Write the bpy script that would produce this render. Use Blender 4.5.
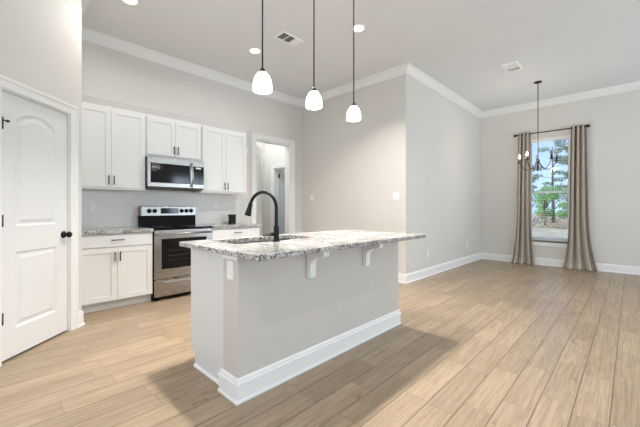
import bpy, bmesh, math, random
from mathutils import Vector, Matrix
random.seed(7)
for o in list(bpy.data.objects):
    bpy.data.objects.remove(o)
S = bpy.context.scene
C = S.collection
PI = math.pi
R = math.radians

# ------------------------------------------------------------------ camera
YAW = 43.99
cam_d = bpy.data.cameras.new('camera')
cam = bpy.data.objects.new('camera', cam_d)
C.objects.link(cam)
cam.location = (0, 0, 1.16)
cam.rotation_euler = (R(90), 0, R(YAW - 90))
cam_d.sensor_width = 36
cam_d.lens = 322.85 / 640 * 36
cam_d.shift_y = -(213.5 - 208.48) / 640
cam_d.clip_start = .05
cam_d.clip_end = 500
S.camera = cam

# ------------------------------------------------------------------ exposure, world, sun, big lights
S.view_settings.view_transform = 'Standard'
S.view_settings.look = 'None'
S.view_settings.gamma = 1
S.view_settings.use_curve_mapping = False
S.view_settings.exposure = 0.07

W = bpy.data.worlds.new('sky')
S.world = W
W.use_nodes = True
wn = W.node_tree
wn.nodes.clear()
w_tc = wn.nodes.new('ShaderNodeTexCoord')
w_sep = wn.nodes.new('ShaderNodeSeparateXYZ')
w_rmp = wn.nodes.new('ShaderNodeValToRGB')
w_bg = wn.nodes.new('ShaderNodeBackground')
w_out = wn.nodes.new('ShaderNodeOutputWorld')
wn.links.new(w_tc.outputs['Generated'], w_sep.inputs[0])
wn.links.new(w_sep.outputs[2], w_rmp.inputs[0])
w_rmp.color_ramp.elements[0].position = 0.0
w_rmp.color_ramp.elements[0].color = (.52, .74, 1, 1)
w_rmp.color_ramp.elements[1].position = .45
w_rmp.color_ramp.elements[1].color = (.24, .46, .95, 1)
wn.links.new(w_rmp.outputs[0], w_bg.inputs[0])
w_bg.inputs[1].default_value = 1.35
wn.links.new(w_bg.outputs[0], w_out.inputs[0])

sun_d = bpy.data.lights.new('sun', 'SUN')
sun_d.energy = 3.2
sun_d.angle = R(1)
sun_d.color = (1, .95, .88)
sun = bpy.data.objects.new('sun', sun_d)
C.objects.link(sun)
sun.rotation_euler = Vector((-.25, .75, -.75)).to_track_quat('-Z', 'Y').to_euler()
sun.rotation_euler = Vector((.35, -.75, -.6)).to_track_quat('-Z', 'Y').to_euler()


def area(name, loc, aim, sx, sy, power, color, shape='RECTANGLE', spread=PI):
    d = bpy.data.lights.new(name, 'AREA')
    d.shape = shape
    d.size = sx
    if shape in ('RECTANGLE', 'ELLIPSE'):
        d.size_y = sy
    d.energy = power
    d.color = color
    d.spread = spread
    o = bpy.data.objects.new(name, d)
    C.objects.link(o)
    o.location = loc
    o.rotation_euler = Vector(aim).to_track_quat('-Z', 'Y').to_euler()
    return o


K_DAY = 1.0
K_CAN = 1.0
# area lights standing in for daylight at added, unseen south and west wall openings
area('daylight_fill_south', (2.0, -4.42, 1.5), (0, 1, .7), 3.4, 2.2, 125 * K_DAY, (.77, .89, 1))
area('daylight_fill_south', (6.2, -4.42, 1.5), (0, 1, .5), 1.8, 2.2, 106 * K_DAY, (.73, .87, 1))
area('daylight_fill_west', (-3.42, .9, 1.5), (1, 0, .8), 3.9, 2.2, 115 * K_DAY, (.92, .96, 1))

CEIL = 3.353
CANS = [(1.055, 3.797), (2.598, 3.762), (3.147, 2.388), (-.25, .04), (4.5, .04), (1.602, 2.388), (2.1, -2.7), (-1.6, -2.7), (5.6, -2.7)]
CAN_W = [8, 8, 46, 15, 16, 33, 9, 6, 8]
CAN_SPREAD = [158, 158, 122, 125, 125, 95, 140, 140, 140]

# ------------------------------------------------------------------ materials
def lin(c):
    return tuple(((v / 255) / 12.92 if v / 255 <= .04045 else ((v / 255 + .055) / 1.055) ** 2.4) for v in c)


def mat(name, rgb, rough=.5, metal=0., noise=0., nscale=30., bump=0., bscale=200., emit=None, estr=0., spec=.5, coat=0.):
    m = bpy.data.materials.new(name)
    m.use_nodes = True
    nt = m.node_tree
    b = nt.nodes['Principled BSDF']
    col = lin(rgb) + (1,)
    b.inputs['Base Color'].default_value = col
    b.inputs['Roughness'].default_value = rough
    b.inputs['Metallic'].default_value = metal
    b.inputs['Specular IOR Level'].default_value = spec
    b.inputs['Coat Weight'].default_value = coat
    tc = nt.nodes.new('ShaderNodeTexCoord')
    if noise:
        n = nt.nodes.new('ShaderNodeTexNoise')
        n.inputs['Scale'].default_value = nscale
        n.inputs['Detail'].default_value = 4
        nt.links.new(tc.outputs['Object'], n.inputs['Vector'])
        r = nt.nodes.new('ShaderNodeValToRGB')
        r.color_ramp.elements[0].position = .3
        r.color_ramp.elements[1].position = .7
        r.color_ramp.elements[0].color = tuple(v * (1 - noise) for v in col[:3]) + (1,)
        r.color_ramp.elements[1].color = tuple(min(1, v * (1 + noise)) for v in col[:3]) + (1,)
        nt.links.new(n.outputs[0], r.inputs[0])
        nt.links.new(r.outputs[0], b.inputs['Base Color'])
    if bump:
        n = nt.nodes.new('ShaderNodeTexNoise')
        n.inputs['Scale'].default_value = bscale
        n.inputs['Detail'].default_value = 3
        nt.links.new(tc.outputs['Object'], n.inputs['Vector'])
        bp = nt.nodes.new('ShaderNodeBump')
        bp.inputs['Strength'].default_value = bump
        bp.inputs['Distance'].default_value = .002
        nt.links.new(n.outputs[0], bp.inputs['Height'])
        nt.links.new(bp.outputs[0], b.inputs['Normal'])
    if emit:
        b.inputs['Emission Color'].default_value = emit + (1,)
        b.inputs['Emission Strength'].default_value = estr
    return m


M = {}
M['wall'] = mat('greige_wall_paint', (211, 207, 200), .6, noise=.012, nscale=1.5, bump=.25, bscale=260)
M['ceil'] = mat('ceiling_paint', (224, 225, 225), .75, noise=.012, nscale=2, bump=.3, bscale=220)
M['trim'] = mat('white_trim_paint', (230, 229, 226), .35)
M['door'] = mat('white_door_paint', (222, 222, 220), .4)
M['cab'] = mat('white_cabinet_paint', (221, 220, 216), .4)
M['knee'] = mat('greige_island_paint', (196, 190, 182), .55, noise=.01, nscale=2, bump=.2, bscale=260)
M['black'] = mat('matte_black_metal', (9, 9, 9), .4, spec=.25)
M['bronze'] = mat('dark_bronze', (58, 52, 48), .4, metal=.7)
M['pull'] = mat('dark_pull_metal', (48, 47, 46), .35, metal=.8)
M['plastic'] = mat('white_plastic', (232, 231, 227), .35)
M['slot'] = mat('dark_slot', (60, 60, 60), .6)
M['glassblack'] = mat('black_glass', (7, 7, 8), .08, spec=.4)
M['enamel'] = mat('black_enamel', (5, 5, 5), .45, spec=.12)
M['rubber'] = mat('dark_void', (10, 10, 10), .8)
M['shade'] = mat('white_glass_shade', (250, 247, 240), .3, emit=(1, .965, .91), estr=2.0)
M['bulb'] = mat('lamp_bulb', (255, 250, 240), .3, emit=(1, .9, .74), estr=6)
M['lens'] = mat('downlight_lens', (255, 255, 250), .4, emit=(1, .97, .92), estr=9)
M['hinge'] = mat('dark_hinge', (60, 56, 52), .4, metal=.7)
M['bark'] = mat('tree_bark', (92, 78, 66), .9, noise=.3, nscale=6)
M['grey_paint'] = mat('pale_grey_door_paint', (196, 206, 208), .45)
M['display'] = mat('control_display', (6, 12, 12), .1, emit=(.2, .9, .75), estr=.03)
M['ring'] = mat('burner_ring_grey', (88, 88, 90), .4)
M['bulb_off'] = mat('clear_bulb_unlit', (120, 122, 124), .08, spec=.8)
M['vent_white'] = mat('white_vent_enamel', (250, 250, 248), .3)
M['vent_dark'] = mat('vent_shadow_gap', (95, 93, 90), .8)


def stainless():
    m = mat('brushed_stainless', (168, 165, 161), .25, metal=1.)
    nt = m.node_tree
    b = nt.nodes['Principled BSDF']
    tc = nt.nodes.new('ShaderNodeTexCoord')
    mp = nt.nodes.new('ShaderNodeMapping')
    mp.inputs['Scale'].default_value = (4, 4, 400)
    n = nt.nodes.new('ShaderNodeTexNoise')
    n.inputs['Scale'].default_value = 3
    r = nt.nodes.new('ShaderNodeMapRange')
    r.inputs['To Min'].default_value = .2
    r.inputs['To Max'].default_value = .36
    nt.links.new(tc.outputs['Object'], mp.inputs[0])
    nt.links.new(mp.outputs[0], n.inputs['Vector'])
    nt.links.new(n.outputs[0], r.inputs[0])
    nt.links.new(r.outputs[0], b.inputs['Roughness'])
    return m


M['steel'] = stainless()


def granite():
    m = mat('speckled_white_granite', (215, 213, 208), .16, spec=.5)
    nt = m.node_tree
    b = nt.nodes['Principled BSDF']
    L = nt.links.new
    tc = nt.nodes.new('ShaderNodeTexCoord')

    def noi(scale, detail, rough=.6, dist=0.):
        n = nt.nodes.new('ShaderNodeTexNoise')
        n.inputs['Scale'].default_value = scale
        n.inputs['Detail'].default_value = detail
        n.inputs['Roughness'].default_value = rough
        n.inputs['Distortion'].default_value = dist
        L(tc.outputs['Object'], n.inputs['Vector'])
        return n

    def ramp(src, p0, p1):
        r = nt.nodes.new('ShaderNodeMapRange')
        r.inputs['From Min'].default_value = p0
        r.inputs['From Max'].default_value = p1
        r.clamp = True
        L(src, r.inputs[0])
        return r.outputs[0]

    def mix(fac, a, c):
        x = nt.nodes.new('ShaderNodeMix')
        x.data_type = 'RGBA'
        L(fac, x.inputs[0])
        if isinstance(a, tuple):
            x.inputs[6].default_value = a + (1,)
        else:
            L(a, x.inputs[6])
        x.inputs[7].default_value = c + (1,)
        return x.outputs[2]
    cl = noi(5, 5, .7, .6)
    c = mix(ramp(cl.outputs[0], .42, .62), lin((192, 190, 186)), lin((138, 134, 129)))
    sp = noi(38, 5, .75, .3)
    c = mix(ramp(sp.outputs[0], .52, .60), c, lin((106, 102, 98)))
    sp2 = noi(70, 4, .7)
    c = mix(ramp(sp2.outputs[0], .57, .61), c, lin((40, 38, 38)))
    wh = noi(52, 3, .6)
    c = mix(ramp(wh.outputs[0], .58, .63), c, lin((206, 205, 202)))
    # cut edges show more of the dark crystals than the polished top
    sp3 = noi(45, 3, .6)
    c = mix(ramp(sp3.outputs[0], .59, .63), c, lin((50, 45, 42)))
    L(c, b.inputs['Base Color'])
    return m


M['granite'] = granite()


def floor_mat():
    m = mat('wood_look_plank_tile', (190, 165, 138), .4)
    nt = m.node_tree
    b = nt.nodes['Principled BSDF']
    L = nt.links.new
    tc = nt.nodes.new('ShaderNodeTexCoord')
    sep = nt.nodes.new('ShaderNodeSeparateXYZ')
    L(tc.outputs['Object'], sep.inputs[0])

    def mth(op, a, c=None, d=None):
        n = nt.nodes.new('ShaderNodeMath')
        n.operation = op
        for i, v in enumerate((a, c, d)):
            if v is None:
                continue
            if isinstance(v, (int, float)):
                n.inputs[i].default_value = v
            else:
                L(v, n.inputs[i])
        return n.outputs[0]
    PW, PL = .1585, .6145
    yy = mth('DIVIDE', mth('SUBTRACT', sep.outputs[1], .086), PW)
    row = mth('FLOOR', yy)
    fy = mth('SUBTRACT', yy, row)
    wn1 = nt.nodes.new('ShaderNodeTexWhiteNoise')
    wn1.noise_dimensions = '1D'
    L(row, wn1.inputs['W'])
    xx = mth('ADD', mth('DIVIDE', sep.outputs[0], PL), mth('MULTIPLY', wn1.outputs['Value'], 7.3))
    col = mth('FLOOR', xx)
    fx = mth('SUBTRACT', xx, col)
    cmb = nt.nodes.new('ShaderNodeCombineXYZ')
    L(row, cmb.inputs[0])
    L(col, cmb.inputs[1])
    wn2 = nt.nodes.new('ShaderNodeTexWhiteNoise')
    wn2.noise_dimensions = '3D'
    L(cmb.outputs[0], wn2.inputs['Vector'])
    # grain: long streaks, shifted per plank
    off = nt.nodes.new('ShaderNodeVectorMath')
    off.operation = 'SCALE'
    off.inputs['Scale'].default_value = 37.0
    L(wn2.outputs['Color'], off.inputs[0])
    add = nt.nodes.new('ShaderNodeVectorMath')
    add.operation = 'ADD'
    L(tc.outputs['Object'], add.inputs[0])
    L(off.outputs[0], add.inputs[1])

    def grain(sx, sy, detail, dist):
        mp = nt.nodes.new('ShaderNodeMapping')
        mp.inputs['Scale'].default_value = (sx, sy, 1)
        L(add.outputs[0], mp.inputs[0])
        n = nt.nodes.new('ShaderNodeTexNoise')
        n.inputs['Scale'].default_value = 1
        n.inputs['Detail'].default_value = detail
        n.inputs['Roughness'].default_value = .62
        n.inputs['Distortion'].default_value = dist
        L(mp.outputs[0], n.inputs['Vector'])
        return n.outputs[0]
    g1 = grain(1.3, 34, 10, 1.5)
    g2 = grain(7, 150, 5, .6)
    g3 = grain(5.5, 9, 3, .5)

    def rng(src, a, c, t0=0., t1=1.):
        r = nt.nodes.new('ShaderNodeMapRange')
        r.inputs['From Min'].default_value = a
        r.inputs['From Max'].default_value = c
        r.inputs['To Min'].default_value = t0
        r.inputs['To Max'].default_value = t1
        r.clamp = True
        L(src, r.inputs[0])
        return r.outputs[0]

    def mix(fac, a, c, mode='MIX'):
        x = nt.nodes.new('ShaderNodeMix')
        x.data_type = 'RGBA'
        x.blend_type = mode
        for i, v in ((0, fac), (6, a), (7, c)):
            if isinstance(v, tuple):
                x.inputs[i].default_value = v + (1,)
            elif isinstance(v, float):
                x.inputs[i].default_value = v
            else:
                L(v, x.inputs[i])
        return x.outputs[2]
    base = mix(rng(wn2.outputs['Value'], 0, 1), lin((172, 151, 125)), lin((152, 133, 110)))
    c = mix(rng(g1, .44, .70, 0, .6), base, lin((122, 100, 78)))
    c = mix(rng(g1, .30, .46, .4, 0), c, lin((184, 164, 138)))
    c = mix(rng(g2, .48, .72, 0, .5), c, lin((112, 88, 66)))
    c = mix(rng(g3, .66, .78, 0, .8), c, lin((104, 80, 58)))
    # grout joints
    ey = mth('MINIMUM', fy, mth('SUBTRACT', 1.0, fy))
    ex = mth('MINIMUM', fx, mth('SUBTRACT', 1.0, fx))
    jy = mth('LESS_THAN', ey, .0030 / PW)
    jx = mth('LESS_THAN', ex, .0022 / PL)
    j = mth('MAXIMUM', jy, mth('MULTIPLY', jx, .55))
    c = mix(mth('MULTIPLY', j, .8), c, lin((84, 70, 58)))
    L(c, b.inputs['Base Color'])
    L(rng(g2, .3, .7, .3, .42), b.inputs['Roughness'])
    bp = nt.nodes.new('ShaderNodeBump')
    bp.inputs['Strength'].default_value = .35
    bp.inputs['Distance'].default_value = .001
    L(mth('SUBTRACT', g1, mth('MULTIPLY', j, 1.5)), bp.inputs['Height'])
    L(bp.outputs[0], b.inputs['Normal'])
    return m


M['floor'] = floor_mat()


def tile_mat():
    m = mat('white_subway_tile', (220, 217, 211), .32)
    nt = m.node_tree
    b = nt.nodes['Principled BSDF']
    tc = nt.nodes.new('ShaderNodeTexCoord')
    mp = nt.nodes.new('ShaderNodeMapping')
    mp.inputs['Rotation'].default_value = (R(90), 0, 0)
    br = nt.nodes.new('ShaderNodeTexBrick')
    br.inputs['Scale'].default_value = 1
    br.inputs['Brick Width'].default_value = .152
    br.inputs['Row Height'].default_value = .0762
    br.inputs['Mortar Size'].default_value = .0014
    br.inputs['Color1'].default_value = lin((220, 217, 211)) + (1,)
    br.inputs['Color2'].default_value = lin((216, 213, 207)) + (1,)
    br.inputs['Mortar'].default_value = lin((206, 203, 197)) + (1,)
    nt.links.new(tc.outputs['Object'], mp.inputs[0])
    nt.links.new(mp.outputs[0], br.inputs['Vector'])
    nt.links.new(br.outputs['Color'], b.inputs['Base Color'])
    return m


M['tile'] = tile_mat()
M['curtain'] = mat('taupe_linen', (180, 170, 156), .9, noise=.04, nscale=60, bump=.3, bscale=500)


def glass_mat():
    m = bpy.data.materials.new('window_glass')
    m.use_nodes = True
    nt = m.node_tree
    nt.nodes.clear()
    o = nt.nodes.new('ShaderNodeOutputMaterial')
    mx = nt.nodes.new('ShaderNodeMixShader')
    t = nt.nodes.new('ShaderNodeBsdfTransparent')
    g = nt.nodes.new('ShaderNodeBsdfGlossy')
    g.inputs['Roughness'].default_value = .12
    mx.inputs[0].default_value = .012
    nt.links.new(t.outputs[0], mx.inputs[1])
    nt.links.new(g.outputs[0], mx.inputs[2])
    nt.links.new(mx.outputs[0], o.inputs[0])
    return m


M['glass'] = glass_mat()
M['grass'] = mat('dry_lawn', (196, 180, 142), .95, noise=.35, nscale=1.2)
M['leaf_green'] = mat('bright_green_leaves', (112, 168, 66), .8, noise=.35, nscale=1.5)
M['leaf_dark'] = mat('grey_green_needles', (112, 138, 104), .85, noise=.35, nscale=1.2)
M['leaf_brown'] = mat('dry_russet_brush', (176, 156, 122), .9, noise=.3, nscale=2)

# ------------------------------------------------------------------ mesh helpers
class MB:
    def __init__(self):
        self.v, self.f, self.sm = [], [], []

    def add(self, vs, fs, smooth=False, T=None):
        n = len(self.v)
        self.v += [tuple(T @ Vector(p)) if T else tuple(p) for p in vs]
        self.f += [tuple(i + n for i in f) for f in fs]
        self.sm += [smooth] * len(fs)
        return self

    def box(self, x0, x1, y0, y1, z0, z1, T=None, ch=0.):
        x0, x1 = min(x0, x1), max(x0, x1)
        y0, y1 = min(y0, y1), max(y0, y1)
        z0, z1 = min(z0, z1), max(z0, z1)
        if ch <= 0:
            vs = [(x, y, z) for z in (z0, z1) for y in (y0, y1) for x in (x0, x1)]
            return self.add(vs, [(0, 2, 3, 1), (4, 5, 7, 6), (0, 1, 5, 4), (2, 6, 7, 3), (0, 4, 6, 2), (1, 3, 7, 5)], False, T)
        bm = bmesh.new()
        bmesh.ops.create_cube(bm, size=1)
        for v in bm.verts:
            v.co = Vector(((x0 + x1) / 2 + v.co.x * (x1 - x0), (y0 + y1) / 2 + v.co.y * (y1 - y0), (z0 + z1) / 2 + v.co.z * (z1 - z0)))
        bmesh.ops.bevel(bm, geom=bm.edges[:], offset=ch, segments=2, affect='EDGES', profile=.5)
        bm.verts.index_update()
        self.add([v.co.copy() for v in bm.verts], [[v.index for v in f.verts] for f in bm.faces], False, T)
        bm.free()
        return self

    def prism(self, loop, t0, t1, fn, inner=None, caps=True):
        """loop of 2D points extruded from depth t0 to t1; inner: other loop at t1 (chamfer)."""
        a = [fn(p[0], p[1], t0) for p in loop]
        c = [fn(p[0], p[1], t1) for p in (inner or loop)]
        n = len(loop)
        fs = [(i, (i + 1) % n, n + (i + 1) % n, n + i) for i in range(n)]
        if caps:
            fs += [tuple(reversed(range(n))), tuple(range(n, 2 * n))]
        return self.add(a + c, fs)

    def sweep(self, path, prof, fn, closed=False, close_prof=True, seg=None):
        """2D path, profile of (offset to the right of travel, t); mitred corners."""
        n = len(path)
        P = [Vector(p) for p in path]
        rings = []
        for i in range(n):
            d0 = (P[i] - P[i - 1]).normalized() if (i > 0 or closed) else None
            d1 = (P[(i + 1) % n] - P[i]).normalized() if (i < n - 1 or closed) else None
            if d0 is None:
                d0 = d1
            if d1 is None:
                d1 = d0
            n0 = Vector((d0.y, -d0.x))
            n1 = Vector((d1.y, -d1.x))
            m = (n0 + n1)
            m = m / max(.2, m.dot(n0))
            rings.append([fn(P[i].x + m.x * w, P[i].y + m.y * w, t) for w, t in prof])
        k = len(prof)
        segs = range(n if closed else n - 1) if seg is None else [seg]
        for i in segs:
            a, c = rings[i], rings[(i + 1) % n]
            fs = [(j, (j + 1) % k, k + (j + 1) % k, k + j) for j in range(k if close_prof else k - 1)]
            if close_prof:
                fs += [tuple(reversed(range(k))), tuple(range(k, 2 * k))]
            self.add(a + c, fs)
        return self

    def lathe(self, prof, c=(0, 0, 0), n=24, T=None, smooth=True):
        """prof: (r, z) list."""
        vs, fs = [], []
        for r, z in prof:
            for i in range(n):
                a = 2 * PI * i / n
                vs.append((c[0] + r * math.cos(a), c[1] + r * math.sin(a), c[2] + z))
        for j in range(len(prof) - 1):
            for i in range(n):
                fs.append((j * n + i, j * n + (i + 1) % n, (j + 1) * n + (i + 1) % n, (j + 1) * n + i))
        if prof[0][0] > 1e-6:
            fs.append(tuple(reversed(range(n))))
        if prof[-1][0] > 1e-6:
            fs.append(tuple(range((len(prof) - 1) * n, len(prof) * n)))
        return self.add(vs, fs, smooth, T)

    def tube(self, pts, r, n=10, caps=True):
        P = [Vector(p) for p in pts]
        rr = r if isinstance(r, (list, tuple)) else [r] * len(P)
        up = None
        vs, fs = [], []
        for i, p in enumerate(P):
            t = (P[min(i + 1, len(P) - 1)] - P[max(i - 1, 0)]).normalized()
            if up is None:
                up = Vector((0, 0, 1)) if abs(t.z) < .9 else Vector((1, 0, 0))
            s = t.cross(up).normalized()
            up = s.cross(t).normalized()
            for k in range(n):
                a = 2 * PI * k / n
                vs.append(p + (s * math.cos(a) + up * math.sin(a)) * rr[i])
        for i in range(len(P) - 1):
            for k in range(n):
                fs.append((i * n + k, i * n + (k + 1) % n, (i + 1) * n + (k + 1) % n, (i + 1) * n + k))
        if caps:
            fs += [tuple(reversed(range(n))), tuple(range((len(P) - 1) * n, len(P) * n))]
        return self.add(vs, fs, True)

    def build(self, name, m, parent=None, bevel=0.):
        me = bpy.data.meshes.new(name)
        me.from_pydata([tuple(v) for v in self.v], [], self.f)
        me.polygons.foreach_set('use_smooth', self.sm)
        me.materials.append(m)
        bm = bmesh.new()
        bm.from_mesh(me)
        bmesh.ops.recalc_face_normals(bm, faces=bm.faces[:])
        bm.to_mesh(me)
        bm.free()
        me.update()
        o = bpy.data.objects.new(name, me)
        C.objects.link(o)
        if parent:
            o.parent = parent
        if bevel:
            md = o.modifiers.new('bevel', 'BEVEL')
            md.width = bevel
            md.segments = 2
            md.limit_method = 'ANGLE'
            md.angle_limit = R(40)
        return o


def tag(o, label, cat, group=None):
    o['label'] = label
    o['category'] = cat
    if group:
        o['group'] = group
    return o


def thing(name, label, cat, loc=(0, 0, 0), rz=0., group=None):
    o = bpy.data.objects.new(name, None)
    C.objects.link(o)
    o.location = loc
    o.rotation_euler = (0, 0, rz)
    return tag(o, label, cat, group)


def struct(o, label=None):
    o['kind'] = 'structure'
    if label:
        o['label'] = label
    return o


def dup(o, parent=None):
    c = o.copy()
    C.objects.link(c)
    if parent:
        c.parent = parent
    for ch in [x for x in C.objects if x.parent == o]:
        dup(ch, c)
    return c


XY = lambda a, b, t: (a, b, t)                  # plan paths: t is height

# ------------------------------------------------------------------ room shell
KX0, KX1, KY = .664, 4.513, 4.875     # kitchen back wall
Y2, XW = 2.513, 7.918                 # dining side wall, window wall
DX, DY = -.045, 3.231                 # far end of the diagonal pantry wall
XL, YS = -3.5, -4.5
TH = .14


def wall(name, p0, p1, holes=(), z0=0., z1=CEIL, th=TH, m=None):
    """wall from p0 to p1 in plan with the room on its right; holes (s0, s1, za, zb)."""
    a, c = Vector(p0), Vector(p1)
    d = (c - a)
    Ln = d.length
    d.normalize()
    nl = Vector((-d.y, d.x))
    T = Matrix(((d.x, nl.x, 0, a.x), (d.y, nl.y, 0, a.y), (0, 0, 1, 0), (0, 0, 0, 1)))
    mb = MB()
    s = 0.
    for s0, s1, za, zb in sorted(holes):
        mb.box(s, s0, 0, th, z0, z1, T)
        if za > z0:
            mb.box(s0, s1, 0, th, z0, za, T)
        mb.box(s0, s1, 0, th, zb, z1, T)
        s = s1
    mb.box(s, Ln, 0, th, z0, z1, T)
    return struct(mb.build(name, m or M['wall'])), T


struct(MB().box(XL - .3, XW + .14, YS - .3, 6.4, -.12, 0).build('floor', M['floor']))
struct(MB().box(XL - .3, XW + .14, YS - .3, 6.4, CEIL, CEIL + .15).build('ceiling', M['ceil']))

DO0, DO1, DOZ = 3.375, 4.215, 2.42      # hall doorway in kitchen wall
DIAG = math.hypot(KX0 - DX, 3.940 - DY)
S_IN, S_OUT = .170, .826                 # pantry door slab, measured from the kitchen end
wall('wall_back', (KX0, KY), (KX1 + .14, KY), [(DO0 - KX0, DO1 - KX0, 0, DOZ)])
wall('wall_pantry_return', (KX0, 3.940), (KX0, KY))
wd, TD = wall('wall_pantry', (DX, DY), (KX0, 3.940), [(DIAG - S_OUT - .012, DIAG - S_IN + .012, 0, 2.055)])
wall('wall_left', (XL, DY), (DX, DY))
wall('wall_middle', (KX1, KY), (KX1, Y2 + TH))
wall('wall_side', (KX1, Y2), (XW + .14, Y2))
WY0, WY1, WZ0, WZ1 = .845, 1.565, .50, 2.60
wall('wall_window', (XW, Y2), (XW, YS), [(Y2 - WY1, Y2 - WY0, WZ0, WZ1)])
wall('wall_south', (XW, YS), (XL, YS), [(XW - 7.1, XW - 5.3, .4, 2.6), (XW - 3.7, XW - .3, .4, 2.6)])
wall('wall_west', (XL, YS), (XL, DY), [(3.4, 7.4, .4, 2.6)])
# hall behind the kitchen doorway
HX = 4.513
wall('wall_hall_right', (HX, 6.17), (HX, KY + TH), [(.37, .97, 0, 2.05)], z1=CEIL)
wall('wall_hall_far', (2.2, 6.17), (HX + 1.9, 6.17))
wall('wall_hall_left', (2.2, KY + TH), (2.2, 6.17))
wall('wall_side_room', (6.2, 6.17), (6.2, 4.6))
wall('wall_side_room_front', (HX + 1.9, 4.6), (HX + .14, 4.6))

# ---- crown moulding and baseboards, mitred, one object per wall
PLAN = [(XL, DY), (DX, DY), (KX0, 3.940), (KX0, KY), (KX1, KY), (KX1, Y2), (XW, Y2), (XW, YS), (XL, YS), (XL, DY)]
NAMES = ['left', 'pantry', 'pantry_return', 'back', 'middle', 'side', 'window', 'south', 'west']
CR = [(0, 3.237), (.012, 3.237), (.014, 3.250), (.022, 3.254), (.030, 3.262), (.052, 3.290), (.078, 3.318), (.086, 3.322), (.088, 3.334),
      (.100, 3.338), (.102, 3.3525), (0, 3.3525)]
for i, nme in enumerate(NAMES):
    struct(MB().sweep(PLAN, CR, XY, seg=i).build('trim_crown_' + nme, M['trim']))
BB = [(0, 0.0005), (.026, .0005), (.026, .012), (.016, .02), (.016, .112), (.013, .120), (.012, .134), (.006, .142), (.0005, .144)]


def base(name, pts, prof=BB, m=None):
    return struct(MB().sweep(pts, prof, XY).build(name, m or M['trim']))


base('baseboard_left', [(XL + .03, DY), (DX, DY), (DX + .02, DY + .02)])
sd = 1 / math.sqrt(2)
base('baseboard_pantry', [(KX0 - .088 * sd, 3.940 - .088 * sd), (KX0, 3.940), (KX0, 4.26)])
base('baseboard_back', [(DO1 + .092, KY), (KX1, KY), (KX1, Y2), (XW, Y2), (XW, YS + .03)])
base('baseboard_hall', [(HX - .0, 5.72 - .3), (HX, KY + TH + .002)][::1])

# ---- casings
CAS = [(0.004, 0), (.004, .014), (.012, .018), (.06, .018), (.066, .024), (.086, .026), (.092, .020), (.092, 0)]


def casing(name, T, s0, s1, z1, side=-1, legs=True):
    """door casing on wall frame T; side -1 = room face."""
    fn = (lambda a, b, t: tuple(T @ Vector((a, -t if side < 0 else TH + t, b))))
    # travel so that 'right' is away from the opening
    path = [(s1, 0.001), (s1, z1), (s0, z1), (s0, 0.001)]
    return struct(MB().sweep(path, CAS, fn).build(name, M['trim']))


TK = Matrix.Translation((KX0, KY, 0))
casing('trim_door_casing_hall', TK, DO0 - KX0, DO1 - KX0, DOZ)
casing('trim_door_casing_pantry', TD, DIAG - S_OUT - .006, DIAG - S_IN + .006, 2.05)
# jamb lining of the doorway
mb = MB()
mb.box(DO0 - .001, DO0 + .018, KY - .002, KY + TH + .002, .001, DOZ)
mb.box(DO1 - .036, DO1 + .001, KY - .002, KY + TH + .002, .001, DOZ)
mb.box(DO0 + .018, DO1 - .036, KY - .002, KY + TH + .002, DOZ - .018, DOZ)
struct(mb.build('trim_door_jamb_hall', M['trim']))

# hall right wall door: casing (seen from hall), jamb, open slab in the next room
TH2 = Matrix(((0, 1, 0, HX), (-1, 0, 0, 6.17), (0, 0, 1, 0), (0, 0, 0, 1)))
casing('trim_door_casing_side_room', TH2, .37, .97, 2.05)
struct(MB().box(HX, HX + TH, 5.20, 5.218, .001, 2.05).box(HX, HX + TH, 5.782, 5.80, .001, 2.05)
       .box(HX, HX + TH, 5.218, 5.782, 2.032, 2.05).build('trim_door_jamb_side_room', M['trim']))

# ------------------------------------------------------------------ panelled doors
def arch_loop(s0, s1, z0, z1, rise, inset=0., n=14):
    """closed loop of an arched-top panel; z1 is the springing height."""
    s0, s1, z0 = s0 + inset, s1 - inset, z0 + inset
    pts = [(s0, z0), (s1, z0)]
    for i in range(n + 1):
        u = i / n
        s = s1 + (s0 - s1) * u
        pts.append((s, z1 - inset + rise * math.sin(PI * u) ** .75))
    return pts


def panel_door(name, fn, s0, s1, zb, zt, m, split=(.82, 1.02), low=.23, top=1.85, rise=.08, stile=.126, arched=True, tk=.035, parent=None):
    """two-panel moulded door. fn(s, z, t): t towards the viewer, front face at t=0."""
    a, c = s0 + stile, s1 - stile
    r = .009
    mb = MB()
    mb.prism([(s0, zb), (s1, zb), (s1, zt), (s0, zt)], -tk, -r, fn)
    mb.prism([(s0, zb), (a, zb), (a, zt), (s0, zt)], -r, 0, fn)
    mb.prism([(c, zb), (s1, zb), (s1, zt), (c, zt)], -r, 0, fn)
    mb.prism([(a, zb), (c, zb), (c, low), (a, low)], -r, 0, fn)
    mb.prism([(a, split[0]), (c, split[0]), (c, split[1]), (a, split[1])], -r, 0, fn)
    n = 14
    arc = [(a + (c - a) * i / n, top + (rise * math.sin(PI * i / n) ** .75 if arched else 0)) for i in range(n + 1)]
    for i in range(n):
        (p, q), (p2, q2) = arc[i], arc[i + 1]
        mb.prism([(p, q), (p2, q2), (p2, zt), (p, zt)], -r, 0, fn)
    for z0, z1, ri in ((low, split[0], 0), (split[1], top, rise if arched else 0)):
        # sloped moulding, then the raised field
        mb.prism(arch_loop(a, c, z0, z1, ri), 0, -r, fn, inner=arch_loop(a, c, z0, z1, ri, .016), caps=False)
        mb.prism(arch_loop(a, c, z0, z1, ri, .03), -r, -.002, fn, inner=arch_loop(a, c, z0, z1, ri, .052))
    return mb.build(name, m, parent)


def TDf(s, z, t):      # on the diagonal wall, s from kitchen end; t towards room
    return tuple(TD @ Vector((DIAG - s, .012 - t, z)))


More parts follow.
